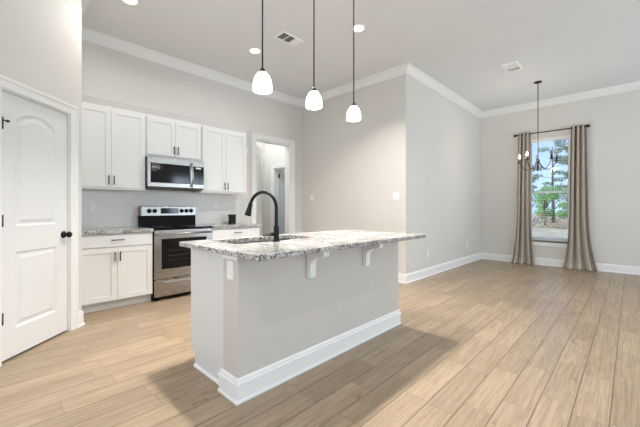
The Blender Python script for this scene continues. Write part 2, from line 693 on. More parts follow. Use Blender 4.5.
d1 = struct(panel_door('door_1', TDf, S_IN, S_OUT, .018, 2.042, M['door']), 'white two-panel arched pantry door with black knob')
mb = MB()
for sa, sb in ((S_IN - .012, S_IN - .002), (S_OUT + .002, S_OUT + .012)):
    mb.prism([(sa, .001), (sb, .001), (sb, 2.055), (sa, 2.055)], -.12, .012, TDf)
mb.prism([(S_IN - .012, 2.045), (S_OUT + .012, 2.045), (S_OUT + .012, 2.055), (S_IN - .012, 2.055)], -.12, .012, TDf)
mb.prism([(S_IN - .012, .0), (S_OUT + .012, .0), (S_OUT + .012, 2.055), (S_IN - .012, 2.055)], -.125, -.06, TDf)
struct(mb.build('trim_door_jamb_pantry', M['trim']))
# knob
kn = Matrix.Translation(Vector(TDf(.217, .918, 0))) @ Matrix(((sd, 0, sd, 0), (sd, 0, -sd, 0), (0, 1, 0, 0), (0, 0, 0, 1)))
# local z of kn = out of the door
o = MB().lathe([(.0, 0), (.032, 0), (.032, .006), (.027, .010), (.011, .013), (.010, .030), (.020, .036), (.027, .046), (.028, .056), (.022, .066), (.010, .071), (0, .072)], n=24, T=kn).build('door_knob', M['black'], d1)
o['label'] = 'round black door knob'
for z in (.333, 1.067, 1.80):
    hb = MB()
    hb.tube([TDf(S_OUT - .008, z - .045, .008), TDf(S_OUT - .008, z + .045, .008)], .007, 8)
    hb.prism([(S_OUT - .030, z - .045), (S_OUT - .006, z - .045), (S_OUT - .006, z + .045), (S_OUT - .030, z + .045)], 0, .002, TDf)
    if z > 1.7:   # hinge-pin door stop
        hb.tube([TDf(S_OUT - .008, z + .02, .01), TDf(S_OUT - .03, z + .015, .03)], .005, 8)
        hb.tube([TDf(S_OUT - .032, z + .015, .024), TDf(S_OUT - .032, z + .015, .04)], .009, 10)
    hb.build('hinge', M['hinge'], d1)

# hall door leaf, swung open into the hall, edge towards the kitchen
HL = Matrix.Translation((DO0 + .022, KY + TH + .003, 0)) @ Matrix.Rotation(R(-82 + 2), 4, 'Z')
fnl = lambda s, z, t: tuple(HL @ Vector((-s, -t - .035, z)))
HLm = Matrix.Translation((DO0 + .022, KY + TH + .004, 0)) @ Matrix.Rotation(R(44), 4, 'Z')
fnl = lambda s, z, t: tuple(HLm @ Vector((s, -.038 - t, z)))
d2 = struct(panel_door('door_2', fnl, 0, .78, .012, DOZ - .025, M['door'], top=2.14, arched=True), 'white panelled door swung open into the hall')
for z in (.3, 1.15, 1.48, 2.2):
    MB().box(DO0 + .006, DO0 + .020, KY - .004 + TH, KY + TH + .002, z - .045, z + .045).build('hinge', M['hinge'], d2)
# side room door, ajar, seen through the hall
RLm = Matrix.Translation((HX + TH + .004, 5.778, 0)) @ Matrix.Rotation(R(-22), 4, 'Z')
fnr = lambda s, z, t: tuple(RLm @ Vector((s, -t, z)))
d3 = struct(panel_door('door_3', fnr, 0.004, .555, .012, 2.03, M['grey_paint'], arched=False, top=1.86, stile=.11), 'pale grey panelled door standing open beyond the hall')
MB().box(HX + TH - .03, HX + TH + .006, 5.775, 5.790, 1.85, 1.95).build('hinge', M['black'], d3)

# ------------------------------------------------------------------ window
mb = MB()
FX0, FX1 = XW + .045, XW + .10
w_ = .035
for (ya, yb, za, zb) in ((WY0, WY0 + w_, WZ0, WZ1), (WY1 - w_, WY1, WZ0, WZ1), (WY0 + w_, WY1 - w_, WZ0, WZ0 + w_), (WY0 + w_, WY1 - w_, WZ1 - w_, WZ1)):
    mb.box(FX0, FX1, ya, yb, za, zb)
win = struct(mb.build('window_1', M['trim']), 'single hung window between taupe curtains')
mb = MB()
mb.box(FX0 + .012, FX1 - .008, WY0 + w_, WY1 - w_, 1.475, 1.515)
for za, zb, xo in ((WZ0 + w_, 1.475, 0), (1.515, WZ1 - w_, .0)):
    for ya, yb in ((WY0 + w_, WY0 + w_ + .022), (WY1 - w_ - .022, WY1 - w_)):
        mb.box(FX0 + .012, FX1 - .008, ya, yb, za, zb)
mb.box(FX0 + .012, FX1 - .008, WY0 + w_ + .022, WY1 - w_ - .022, WZ0 + w_, WZ0 + w_ + .03)
mb.build('window_sash', M['trim'], win)
MB().box(FX0 + .03, FX0 + .034, WY0 + w_ + .02, WY1 - w_ - .02, WZ0 + .05, 1.48).box(FX0 + .03, FX0 + .034, WY0 + w_ + .02, WY1 - w_ - .02, 1.51, WZ1 - w_).build('window_pane', M['glass'], win)
mb = MB()
mb.box(XW - .035, XW + .045, WY0 - .0, WY1 + .0, WZ0 - .022, WZ0 + .002, ch=.004)
mb.box(XW - .035, XW - .0005, WY0 - .05, WY1 + .05, WZ0 - .022, WZ0 + .002, ch=.004)
mb.box(XW - .018, XW - .0005, WY0 - .03, WY1 + .03, WZ0 - .105, WZ0 - .022)
mb.build('window_sill', M['trim'], win)
# blinds
bl = thing('window_blind', 'white slatted blind lowered and open inside the window', 'blind', (XW + .022, 1.205, WZ0))
MB().box(-.018, .018, -.355, .355, 2.03, 2.098, ch=.003).build('headrail', M['plastic'], bl)
mb = MB()
z = .05
while z < 2.02:
    mb.box(-.017, .017, -.352, .352, z, z + .0028)
    z += .044
sl = mb.build('slats', M['plastic'], bl)
MB().box(-.017, .017, -.352, .352, .008, .022).build('bottom_rail', M['plastic'], bl)
MB().tube([(0, -.22, .01), (0, -.22, 2.04)], .0012, 6).tube([(0, .22, .01), (0, .22, 2.04)], .0012, 6).build('ladder_cord', M['plastic'], bl)

hall_l = area('hall_fill_light', (3.7, 5.6, 3.2), (0, 0, -1), .3, .3, 26, (.88, .94, 1), 'DISK')  # added fill without a fixture, brightens the dark hall
side_l = area('side_room_fill_light', (5.5, 5.4, 3.2), (0, 0, -1), .4, .4, 22, (.85, .93, 1), 'DISK')  # same kind of added fill for the room beyond

# frames of the unseen openings added behind the camera for the daylight fill
for i, (ax, a0, a1, pos) in enumerate((('x', 5.3, 7.1, YS), ('x', .3, 3.7, YS), ('y', YS + 3.4, YS + 7.4, XL))):
    mb = MB()
    cuts = [a0 + (a1 - a0) * k / 3 for k in range(4)]
    for k, s in enumerate(cuts):
        s0, s1 = (s, s + .05) if k == 0 else ((s - .05, s) if k == 3 else (s - .025, s + .025))
        if ax == 'x':
            mb.box(s0, s1, pos - .10, pos - .05, .4, 2.6)
        else:
            mb.box(pos - .10, pos - .05, s0, s1, .4, 2.6)
    for za, zb in ((.4, .45), (2.55, 2.6)):
        if ax == 'x':
            mb.box(a0 + .05, a1 - .05, pos - .09, pos - .06, za, zb)
        else:
            mb.box(pos - .09, pos - .06, a0 + .05, a1 - .05, za, zb)
    struct(mb.build('window_%d' % (i + 2), M['trim']))

# ------------------------------------------------------------------ cabinets
def shaker(name, parent, x0, x1, z0, z1, yf, rail=.057, tk=.020, m=None):
    """shaker door with its back at yf, facing -y."""
    mb = MB()
    y0, y1 = yf - tk, yf
    mb.box(x0, x0 + rail, y0, y1, z0, z1, ch=.0015)
    mb.box(x1 - rail, x1, y0, y1, z0, z1, ch=.0015)
    mb.box(x0 + rail, x1 - rail, y0, y1, z1 - rail, z1, ch=.0015)
    mb.box(x0 + rail, x1 - rail, y0, y1, z0, z0 + rail, ch=.0015)
    mb.box(x0 + rail - .005, x1 - rail + .005, y0 + .009, y1 - .002, z0 + rail - .005, z1 - rail + .005)
    return mb.build(name, m or M['cab'], parent)


def pull(parent, x, z, yf, vertical=True, L=.11):
    mb = MB()
    h = L / 2
    d = Vector((0, 0, 1)) if vertical else Vector((1, 0, 0))
    c = Vector((x, yf - .028, z))
    mb.tube([c - d * h, c + d * h], .0055, 10)
    for s in (-1, 1):
        p = c + d * (h - .018) * s
        mb.tube([p, p + Vector((0, .0275, 0))], .0045, 8)
    return mb.build('handle', M['pull'], parent)


def upper_cabinet(x0, x1, z0, label, fill0=0., ztop=2.40):
    t = thing('wall_cabinet', label, 'cabinet', ((x0 + x1) / 2, KY, z0), 0, 'upper kitchen cabinets')
    cx = (x0 + x1) / 2
    w = (x1 - x0) / 2
    D = .33
    H = ztop - z0
    MB().box(-w, w, -D + .02, -.001, 0.012, H).box(-w, w, -D + .0205, -D + .04, 0, .013).build('body', M['cab'], t, bevel=.0015)
    lo = .028
    a, c = -w + .012 + fill0, w - .012
    mid = (a + c) / 2
    for s, (p, q) in ((-1, (a, mid - .0015)), (1, (mid + .0015, c))):
        d = shaker('door', t, p, q, lo, H - .03, -D + .0195)
        pull(d, mid + s * .027, lo + .085, -D - .0005, True)
    return t


upper_cabinet(KX0 + .002, 1.450, 1.39, 'tall white two-door wall cabinet nearest the pantry wall')
upper_cabinet(1.452, 2.205, 1.845, 'short white two-door wall cabinet above the microwave')
upper_cabinet(2.207, 2.985, 1.39, 'tall white two-door wall cabinet beside the doorway')
# cornice above the three cabinets
cp = [(0.0005, 2.4005), (.003, 2.4005), (.008, 2.41), (.030, 2.45), (.042, 2.466), (.046, 2.478), (.0005, 2.478)]
cp = [(w - .02, t) for w, t in cp]
cn = MB().sweep([(KX0 + .003, KY - .33), (2.985, KY - .33), (2.985, KY - .001)], cp, XY).box(KX0 + .003, 2.96, KY - .30, KY - .002, 2.4005, 2.47).build('cabinet_cornice', M['cab'])
tag(cn, 'sloped cream-edged crown strip running along the tops of the upper cabinets', 'cornice')


def base_cabinet(x0, x1, label, double=True, left_fill=0.):
    t = thing('base_cabinet', label, 'cabinet', ((x0 + x1) / 2, KY, 0), 0, 'base kitchen cabinets')
    w = (x1 - x0) / 2
    yb = -.615
    MB().box(-w, w, yb + .02, -.001, .10, .874).build('body', M['cab'], t)
    MB().box(-w, w, yb + .075, yb + .093, .001, .0995).build('toe_kick', M['cab'], t)
    a, c = -w + .010 + left_fill, w - .010
    mb = MB().box(a, c, yb, yb + .0195, .725, .858, ch=.002)
    dr = mb.build('drawer', M['cab'], t)
    pull(dr, (a + c) / 2, .80, yb, False, .13)
    if double:
        mid = (a + c) / 2
        for s, (p, q) in ((-1, (a, mid - .0015)), (1, (mid + .0015, c))):
            d = shaker('door', t, p, q, .112, .712, yb + .0195)
            pull(d, mid + s * .027, .712 - .10, yb, True)
    return t


base_cabinet(KX0 + .002, 1.440, 'white base cabinet with one drawer between pantry and stove')
base_cabinet(2.212, 3.035, 'white base cabinet right of the stove, mostly hidden behind the island')


def worktop(name, x0, x1, label):
    o = MB().box(x0, x1, 4.235, KY - .009, .876, .914, ch=.004).build(name, M['granite'])
    return tag(o, label, 'countertop', 'granite worktops along the kitchen wall')


worktop('granite_countertop', KX0 + .002, 1.441, 'speckled granite worktop between the pantry wall and the stove')
worktop('granite_countertop', 2.211, 3.055, 'speckled granite worktop right of the stove holding a small black box')
bs = MB().box(KX0 + .002, 3.05, KY - .008, KY - .0005, .9145, 1.40).build('tile_backsplash', M['tile'])
tag(bs, 'white subway tile backsplash behind the stove', 'backsplash')

# ------------------------------------------------------------------ range
RX0, RX1 = 1.445, 2.207
rg = thing('kitchen_range', 'stainless steel electric range with black glass cooktop and back controls', 'stove', ((RX0 + RX1) / 2, 4.84, 0))
w = (RX1 - RX0) / 2
MB().box(-w, w, -.575, .02, .03, .895).build('body', M['enamel'], rg)
for sx in (-1, 1):
    for yy in (-.53, -.03):
        MB().lathe([(0, .001), (.018, .001), (.018, .03), (0, .03)], (sx * (w - .05), yy, 0), 12).build('foot', M['rubber'], rg)
MB().box(-w, w, -.615, -.04, .8955, .914, ch=.004).build('cooktop', M['glassblack'], rg)
for bx, by, br in ((-.19, -.44, .105), (.19, -.44, .08), (-.19, -.19, .075), (.19, -.19, .105)):
    for rr in (br, br * .6):
        pts = [(bx + rr * math.cos(2 * PI * k / 32), by + rr * math.sin(2 * PI * k / 32)) for k in range(32)]
        MB().sweep(pts, [(-.0015, .9142), (.0015, .9142), (.0015, .9146), (-.0015, .9146)], XY, closed=True).build('burner_ring', M['ring'], rg)
# backguard: black riser below, steel control panel above
MB().box(-w + .006, w, -.09, .0255, .9145, 1.060).build('riser', M['enamel'], rg)
cpn = MB().prism([(-.112, 1.0605), (.0255, 1.0605), (.0255, 1.193), (-.090, 1.193), (-.102, 1.186)], -w + .006, w, lambda a, b, t: (t, a, b)).build('control_panel', M['steel'], rg, bevel=.002)
tilt = lambda x, z, o=0: (x, -.062 + (z - 1.055) * .08 - o, z)
dsp = MB().box(-.125, .118, -.1155, -.102, 1.088, 1.165).build('display', M['glassblack'], cpn)
mb = MB()
for k, x in enumerate((-.022, -.006, .012, .028)):
    mb.box(x, x + .008, -.1162, -.1156, 1.118, 1.134)
mb.build('clock_digits', M['display'], dsp)
for x in (-.275, -.205, .165, .235, .305):
    T = Matrix.Translation((x, -.1095, 1.126)) @ Matrix.Rotation(R(90), 4, 'X')
    MB().lathe([(0, 0), (.029, 0), (.029, .006), (.023, .010), (.021, .026), (.0, .028)], n=20, T=T).box(-.004, .004, -.020, .020, .026, .034, T=T).build('control_knob', M['black'], cpn)
# oven door
YO = -.575
od = MB()
od.box(-w + .004, -w + .085, YO - .035, YO - .001, .275, .885, ch=.003)
od.box(w - .085, w - .004, YO - .035, YO - .001, .275, .885, ch=.003)
od.box(-w + .085, w - .085, YO - .035, YO - .001, .275, .395, ch=.003)
od.box(-w + .085, w - .085, YO - .035, YO - .001, .775, .885, ch=.003)
odo = od.build('oven_door', M['steel'], rg)
MB().box(-w + .086, w - .086, YO - .033, YO - .003, .396, .774).build('oven_window', M['glassblack'], odo)
mb = MB()
for z in (.50, .56, .62):
    mb.box(-.22, .22, YO - .0338, YO - .033, z, z + .003)
mb.build('rack_line', M['slot'], odo)
hm = MB()
hm.tube([(-w + .03, YO - .075, .838), (w - .03, YO - .075, .838)], .013, 12)
for sx in (-1, 1):
    hm.box(sx * (w - .045) - .012, sx * (w - .045) + .012, YO - .075, YO - .034, .826, .850)
hm.build('handle', M['steel'], odo)
dw = MB().box(-w + .004, w - .004, YO - .030, YO - .001, .055, .262, ch=.003).build('storage_drawer', M['steel'], rg)
MB().prism([(YO - .05, .215), (YO - .029, .205), (YO - .029, .238), (YO - .045, .232)], -w + .11, w - .11, lambda a, b, t: (t, a, b)).build('drawer_lip', M['steel'], dw)

# ------------------------------------------------------------------ microwave
mw = thing('microwave', 'stainless over-range microwave with black glass door and curved handle', 'microwave', ((RX0 + RX1) / 2, KY, 1.43))
w = .379
H = .405
MB().box(-w, w, -.365, -.001, .0, H).build('body', mat('dark_casing', (52, 51, 50), .5), mw)
dr = MB()
yd = -.40
x1 = .215
dr.box(-w, -w + .035, yd, -.366, .018, H - .004, ch=.002)
dr.box(x1 - .045, x1, yd, -.366, .018, H - .004, ch=.002)
dr.box(-w + .035, x1 - .045, yd, -.366, H - .078, H - .004, ch=.002)
dr.box(-w + .035, x1 - .045, yd, -.366, .018, .070, ch=.002)
dd = dr.build('door', M['steel'], mw)
MB().box(-w + .036, x1 - .046, yd + .003, -.368, .071, H - .079).build('door_glass', M['glassblack'], dd)
pts = []
for k in range(13):
    u = k / 12
    pts.append((x1 - .018, yd - .012 - .040 * math.sin(PI * u), .03 + (H - .075) * u))
MB().tube(pts, .010, 10).build('handle', M['steel'], dd)
cp_ = MB()
cp_.box(x1 + .003, w, yd, -.366, .018, H - .004, ch=.002)
cpo = cp_.build('control_panel', M['steel'], mw)
kp = MB().box(x1 + .006, w - .002, yd - .0006, yd + .002, .0705, H - .0785).build('keypad', M['glassblack'], cpo)
MB().box(x1 + .045, w - .045, yd - .0012, yd - .0005, H - .112, H - .092).build('clock_display', mat('pale_display', (200, 205, 205), .3, emit=(.8, .9, .9), estr=.25), kp)
mb = MB()
for r_ in range(6):
    for c_ in range(3):
        mb.box(x1 + .04 + c_ * .034, x1 + .058 + c_ * .034, yd - .0010, yd - .0005, .10 + r_ * .026, .110 + r_ * .026)
mb.build('key_marking', mat('key_marking_grey', (70, 70, 72), .5), kp)
MB().box(-w + .02, w - .02, -.33, -.06, -.008, -.0005).build('underside_vent', M['vent_dark'], mw)
MB().box(-w, w, yd + .004, -.366, .0, .016).build('lower_lip', M['slot'], mw)

# ------------------------------------------------------------------ outlets and switches
def plate(name, label, cat, fn, kind='outlet', group=None, w=.07, h=.115):
    """fn(a, b, t): a across, b up, t out of the wall."""
    lo = [(-w / 2, -h / 2), (w / 2, -h / 2), (w / 2, h / 2), (-w / 2, h / 2)]
    li = [(p[0] * .93, p[1] * .95) for p in lo]
    t = MB().prism(lo, .0005, .006, fn, inner=li).build(name, M['plastic'])
    tag(t, label, cat, group)
    if kind == 'outlet':
        for b0 in (-.021, .021):
            c = [(.016 * math.cos(2 * PI * k / 16) * 1.0, b0 + .014 * math.sin(2 * PI * k / 16)) for k in range(16)]
            s = MB().prism(c, .006, .008, fn).build('socket', M['plastic'], t)
            mb = MB()
            for sx in (-.006, .006):
                mb.prism([(sx - .001, b0 - .004), (sx + .001, b0 - .004), (sx + .001, b0 + .005), (sx - .001, b0 + .005)], .008, .0083, fn)
            mb.build('slot', M['slot'], s)
    else:
        n = 2 if w > .1 else 1
        for k in range(n):
            x0 = (k - (n - 1) / 2) * .046
            MB().prism([(x0 - .016, -.032), (x0 + .016, -.032), (x0 + .016, .032), (x0 - .016, .032)], .006, .009, fn,
                       inner=[(x0 - .015, -.031), (x0 + .015, -.031), (x0 + .015, .031), (x0 - .015, .031)]).build('rocker', M['plastic'], t)
    return t


wally = lambda x, z, y: (lambda a, b, t: (x + a, y - t, z + b))
wallx = lambda y, z, x: (lambda a, b, t: (x - t, y - a, z + b))
plate('wall_outlet', 'white outlet plate on the cool grey side wall near its outer corner', 'outlet', wally(5.27, .379, Y2))
plate('wall_outlet', 'white outlet plate low on the side wall near the inner window corner', 'outlet', wally(7.09, .385, Y2))
plate('light_switch', 'white double light switch near the outer wall corner above the island end', 'switch', wallx(2.684, 1.358, KX1), 'switch', w=.115)
plate('light_switch', 'white light switch beside the doorway corner on the middle wall', 'switch', wallx(4.578, 1.369, KX1), 'switch', w=.115)
plate('backsplash_outlet', 'white outlet plate on the backsplash left of the stove', 'outlet', wally(.93, 1.17, KY - .008))
plate('backsplash_outlet', 'white outlet plate on the backsplash right of the stove', 'outlet', wally(2.60, 1.20, KY - .008))
plate('island_outlet', 'white outlet plate on the end of the island pillar', 'outlet', lambda a, b, t: (1.045 - t, 1.772 - a, .782 + b))
nb = MB().box(3.16, 3.20, KY - .03, KY - .0005, 2.12, 2.24, ch=.004).build('sensor_box', M['plastic'])
tag(nb, 'small white sensor box on the wall beside the upper cabinet', 'sensor')

# black box on worktop
tb = thing('storage_canister', 'small square black canister on the worktop right of the stove', 'canister', (2.80, 4.70, .9142))
MB().box(-.045, .045, -.045, .045, 0.0005, .125, ch=.006).build('body', M['black'], tb)
MB().box(-.047, .047, -.047, .047, .126, .148, ch=.004).build('lid', M['black'], tb)

# ------------------------------------------------------------------ island
IX0, IX1, IY0, IYK, IY1 = 1.045, 2.885, 1.69, 1.858, 2.39
isl = thing('kitchen_island', 'long kitchen island with greige panelled back and white cabinet end', 'island', (0, 0, 0))
MB().box(IX0, IX1, IY0, IYK, .001, .880).build('knee_wall', M['knee'], isl)
mb = MB()
mb.box(1.075, 2.865, IYK + .0005, IY1, .10, .700)
mb.box(1.075, 1.107, IYK + .0005, IY1, .700, .880)
mb.box(2.845, 2.865, IYK + .0005, IY1, .700, .880)
mb.box(1.107, 2.845, IY1 - .02, IY1, .700, .880)
mb.box(1.075, 1.105, IYK + .0005, IY1 - .07, .001, .10)
mb.box(1.105, 2.865, IYK + .0005, IY1 - .07, .001, .10)
mb.build('cabinet_body', mat('pale_grey_island_paint', (212, 210, 206), .45), isl)
IB = [(0, 0.0005), (.022, .0005), (.022, .014), (.016, .020), (.016, .098), (.022, .102), (.022, .116), (.013, .122), (.012, .136), (.004, .144), (.0005, .146)]
MB().sweep([(IX1, IYK), (IX1, IY0), (IX0, IY0), (IX0, IYK + .012)][::-1], [(-w_2, t) for w_2, t in IB], XY).build('baseboard', M['trim'], isl) if False else None
ip = [(IX0 + .04, IYK + .012), (IX0, IYK + .012), (IX0, IY0), (IX1, IY0), (IX1, IYK)]
MB().sweep(ip, IB, XY).build('baseboard', M['trim'], isl)
MB().sweep([(1.075, IY1 - .072), (1.075, IYK + .014)], [(0, .0005), (.013, .0005), (.012, .010), (.006, .018), (0, .02)], XY).build('shoe_moulding', M['trim'], isl)
MB().sweep([(1.087, IYK + .001), (IX0, IYK + .001), (IX0, IY0), (1.066, IY0)][1:3], [(0, .85), (.008, .85), (.010, .862), (.010, .8800), (0, .8800)], XY).build('cap_trim', M['trim'], isl)


def corbel(x):
    # side profile in (distance from knee wall, z)
    pr = [(.0005, .660), (.034, .660), (.038, .670), (.038, .72), (.042, .755), (.052, .782), (.078, .803), (.104, .813), (.140, .816), (.145, .824), (.172, .827), (.175, .8800), (.0005, .8800)]
    o = MB().prism(pr, x - .029, x + .029, lambda a, b, t: (t, IY0 - a, b)).build('corbel', M['trim'], isl, bevel=.003)
    return o


for x in (1.640, 2.315):
    corbel(x)

# island top with sink cut-out
CX0, CX1, CY0, CY1 = .995, 2.940, 1.42, 2.42
SX0, SX1, SY0, SY1 = 1.20, 1.985, 1.955, 2.325


def rrect(x0, x1, y0, y1, r, n=6):
    p = []
    for cx, cy, a0 in ((x1 - r, y1 - r, 0), (x0 + r, y1 - r, 90), (x0 + r, y0 + r, 180), (x1 - r, y0 + r, 270)):
        for k in range(n + 1):
            a = R(a0 + 90 * k / n)
            p.append((cx + r * math.cos(a), cy + r * math.sin(a)))
    return p


def slab_with_hole(outer, inner, z0, z1, ch=.005):
    bm = bmesh.new()

    def ring(loop, z):
        return [bm.verts.new((p[0], p[1], z)) for p in loop]

    def shrink(loop, d):
        cx = sum(p[0] for p in loop) / len(loop)
        cy = sum(p[1] for p in loop) / len(loop)
        xs = [p[0] for p in loop]
        ys = [p[1] for p in loop]
        W_, H_ = (max(xs) - min(xs)) / 2, (max(ys) - min(ys)) / 2
        return [(cx + (p[0] - cx) * (1 - d / W_), cy + (p[1] - cy) * (1 - d / H_)) for p in loop]
    n = len(outer)
    k = len(inner)
    o1 = ring(outer, z0 + ch)
    o2 = ring(outer, z1 - ch)
    ob = ring(shrink(outer, ch), z0)
    ot = ring(shrink(outer, ch), z1)
    ib = ring(inner, z0)
    it = ring(inner, z1 - .002)
    itt = ring(shrink(inner, -.002), z1)
    for a, c, m_ in ((ob, o1, n), (o1, o2, n), (o2, ot, n), (it, ib, k), (itt, it, k)):
        for i in range(m_):
            bm.faces.new((a[i], a[(i + 1) % m_], c[(i + 1) % m_], c[i]))
    for A, B in ((ot, itt), (ob, ib)):
        ed = [bm.edges.get((A[i], A[(i + 1) % n])) or bm.edges.new((A[i], A[(i + 1) % n])) for i in range(n)]
        ed += [bm.edges.get((B[i], B[(i + 1) % k])) or bm.edges.new((B[i], B[(i + 1) % k])) for i in range(k)]
        bmesh.ops.triangle_fill(bm, use_beauty=True, use_dissolve=False, edges=ed)
    bmesh.ops.recalc_face_normals(bm, faces=bm.faces[:])
    bm.verts.index_update()
    mb = MB()
    mb.add([v.co.copy() for v in bm.verts], [[v.index for v in f.verts] for f in bm.faces])
    bm.free()
    return mb


ct = slab_with_hole(rrect(CX0, CX1, CY0, CY1, .012, 3), rrect(SX0, SX1, SY0, SY1, .03), .8805, .914, .004)
tag(ct.build('island_countertop', M['granite']), 'wide speckled granite slab overhanging the kitchen island', 'countertop')

sk = thing('kitchen_sink', 'undermounted stainless sink set into the island top', 'sink', ((SX0 + SX1) / 2, (SY0 + SY1) / 2, .72))
mb = MB()
cx, cy = (SX0 + SX1) / 2, (SY0 + SY1) / 2
hw, hh = (SX1 - SX0) / 2, (SY1 - SY0) / 2
mb.prism(rrect(-hw + .012, hw - .012, -hh + .012, hh - .012, .03), 0, .154, XY, inner=rrect(-hw + .001, hw - .001, -hh + .001, hh - .001, .03), caps=False)
mb.add([(p[0], p[1], 0) for p in rrect(-hw + .012, hw - .012, -hh + .012, hh - .012, .03)], [tuple(range(28))])
mb.build('basin', mat('dark_brushed_steel', (112, 107, 100), .35, metal=.9), sk)
MB().lathe([(.02, .0), (.04, .0), (.042, .003), (.02, .004), (.0, .001)], (0, 0, .001), 20).build('drain', M['steel'], sk)

# ------------------------------------------------------------------ faucet
fx, fy = 1.505, 1.905
fc = thing('kitchen_faucet', 'matte black gooseneck faucet on the island by the sink', 'faucet', (fx, fy, .9142))
MB().lathe([(0, 0), (.027, 0), (.027, .006), (.022, .010), (.0195, .014), (.0195, .115), (.016, .120), (.0, .120)], n=24).build('base', M['black'], fc)
pts = [(0, 0, .118), (0, 0, .16), (0, 0, .20), (0, 0, .25)]
rad = .106
fd = Vector((-.5, .866))
for k in range(1, 19):
    a = R(162 * k / 18)
    q = rad - rad * math.cos(a)
    pts.append((fd.x * q, fd.y * q, .25 + rad * 1.12 * math.sin(a)))
MB().tube(pts, .0125, 14).build('spout', M['black'], fc)
e = Vector(pts[-1])
d = Vector((fd.x * .28, fd.y * .28, -1)).normalized()
MB().tube([e + Vector((0, 0, .004)), e + d * .02, e + d * .035, e + d * .085, e + d * .098], [.0140, .0175, .0175, .0255, .0245], 16).build('spray_head', M['black'], fc)
MB().tube([(-.015, .0, .055), (-.048, .0, .055)], .014, 14).tube([(-.036, 0, .055), (-.045, .006, .052), (-.11, .02, .048)], [.009, .009, .006], 10).build('handle', M['black'], fc)

# ------------------------------------------------------------------ pendants
def pendant(x, label, prev=None):
    t = thing('pendant_light', label, 'pendant light', (x, 1.9, 2.0), 0, 'white glass pendants over the island')
    top = CEIL - 2.0
    MB().lathe([(0, top - .022), (.03, top - .020), (.058, top - .008), (.060, top - .0005), (0, top - .0005)], n=24).build('canopy', M['bronze'], t)
    MB().tube([(0, 0, .155), (0, 0, top - .02)], .0055, 8).build('rod', M['bronze'], t)
    MB().lathe([(0, .1355), (.017, .1355), (.021, .142), (.018, .153), (.012, .162), (.008, .170), (0, .170)], n=20).build('socket_cap', M['bronze'], t)
    pr = [(.066, 0), (.069, .010), (.0695, .030), (.067, .055), (.060, .084), (.048, .110), (.033, .128), (.018, .135)]
    pin = [(r - .003, z) for r, z in reversed(pr)]
    sh = MB()
    n = 32
    full = pr + pin
    vs, fs = [], []
    for r, z in full:
        for i in range(n):
            a = 2 * PI * i / n
            vs.append((r * math.cos(a), r * math.sin(a), z))
    m_ = len(full)
    for j in range(m_):
        for i in range(n):
            fs.append((j * n + i, j * n + (i + 1) % n, ((j + 1) % m_) * n + (i + 1) % n, ((j + 1) % m_) * n + i))
    sh.add(vs, fs, True)
    sh.build('lamp_shade', M['shade'], t)
    MB().lathe([(0, .040), (.013, .043), (.022, .058), (.022, .074), (.013, .10), (.011, .131), (0, .131)], n=16).build('bulb', M['bulb'], t)
    ar = area('pendant_lamp_light', (x, 1.9, 2.03), (0, 0, -1), .09, .09, 8, (1, .97, .93), 'DISK')
    return t


pendant(1.376, 'white glass pendant nearest the stove end of the island')
pendant(1.896, 'middle one of the three white glass pendants over the island')
pendant(2.43, 'white glass pendant over the dining end of the island')

# ------------------------------------------------------------------ recessed lights
for i, (x, y) in enumerate(CANS):
    lab = ['recessed ceiling light above the stove side near the pantry', 'recessed ceiling light between the wall cabinets and the kitchen vent',
           'recessed ceiling light close to the middle wall by the third pendant'][i] if i < 3 else \
          ['round ceiling downlight over the open floor before the pantry door', 'round ceiling downlight toward the dining window', 'round ceiling downlight over the sink end of the island', 'round ceiling downlight over the living area',
           'round ceiling downlight in the west corner', 'round ceiling downlight in the south-east corner'][i - 3]
    t = thing('recessed_light', lab, 'ceiling light', (x, y, CEIL), 0, 'recessed ceiling lights')
    MB().sweep([(.085 * math.cos(-2 * PI * k / 32), .085 * math.sin(-2 * PI * k / 32)) for k in range(32)], [(.021, -.001), (.021, -.007), (.004, -.010), (-.004, -.001)], XY, closed=True).build('trim_ring', M['trim'], t)
    MB().lathe([(0, -.006), (.0635, -.006), (.0635, -.001), (0, -.001)], n=32).build('lens', M['lens'], t)
    area('recessed_lamp_light', (x, y, CEIL - .012), (0, 0, -1), .13, .13, CAN_W[i] * K_CAN, (1, .97, .935), 'DISK', R(CAN_SPREAD[i]))

# ------------------------------------------------------------------ ceiling vents
def vent(label, cx, cy, wx, wy, dark0, dark1):
    t = thing('ceiling_vent', label, 'vent', (cx, cy, CEIL))
    fr = [(-wx / 2, -wy / 2), (-wx / 2, wy / 2), (wx / 2, wy / 2), (wx / 2, -wy / 2)]
    MB().sweep(fr, [(0, -.0005), (0, -.006), (.022, -.010), (.026, -.0005)], XY, closed=True).build('frame', M['vent_white'], t)
    ix, iy = wx / 2 - .026, wy / 2 - .026
    MB().box(-ix, ix, -iy, iy, -.002, -.0005).build('backing', M['vent_dark'], t)
    mb = MB()
    n = 12
    for k in range(n):
        x = -ix + (k + .5) * 2 * ix / n
        u = (k + .5) / n
        tilt_ = -.75 if dark0 <= u <= dark1 else .9
        w2 = .0105 if dark0 <= u <= dark1 else .0135
        T = Matrix.Translation((x, 0, -.008)) @ Matrix.Rotation(tilt_, 4, 'Y')
        mb.box(-w2, w2, -iy, iy, -.0006, .0006, T=T)
    mb.build('louvers', M['vent_white'], t)
    xd = -ix + 2 * ix * (.33 if dark0 == 0 else .8)
    mb = MB().box(xd - .004, xd + .004, -iy, iy, -.016, -.003)
    mb.build('divider', M['plastic'], t)


vent('white louvered ceiling vent over the kitchen beside a recessed light', 2.722, 3.185, .335, .20, 0, .66)
vent('white louvered ceiling vent over the dining area', 5.66, 1.33, .36, .21, .62, 1.)

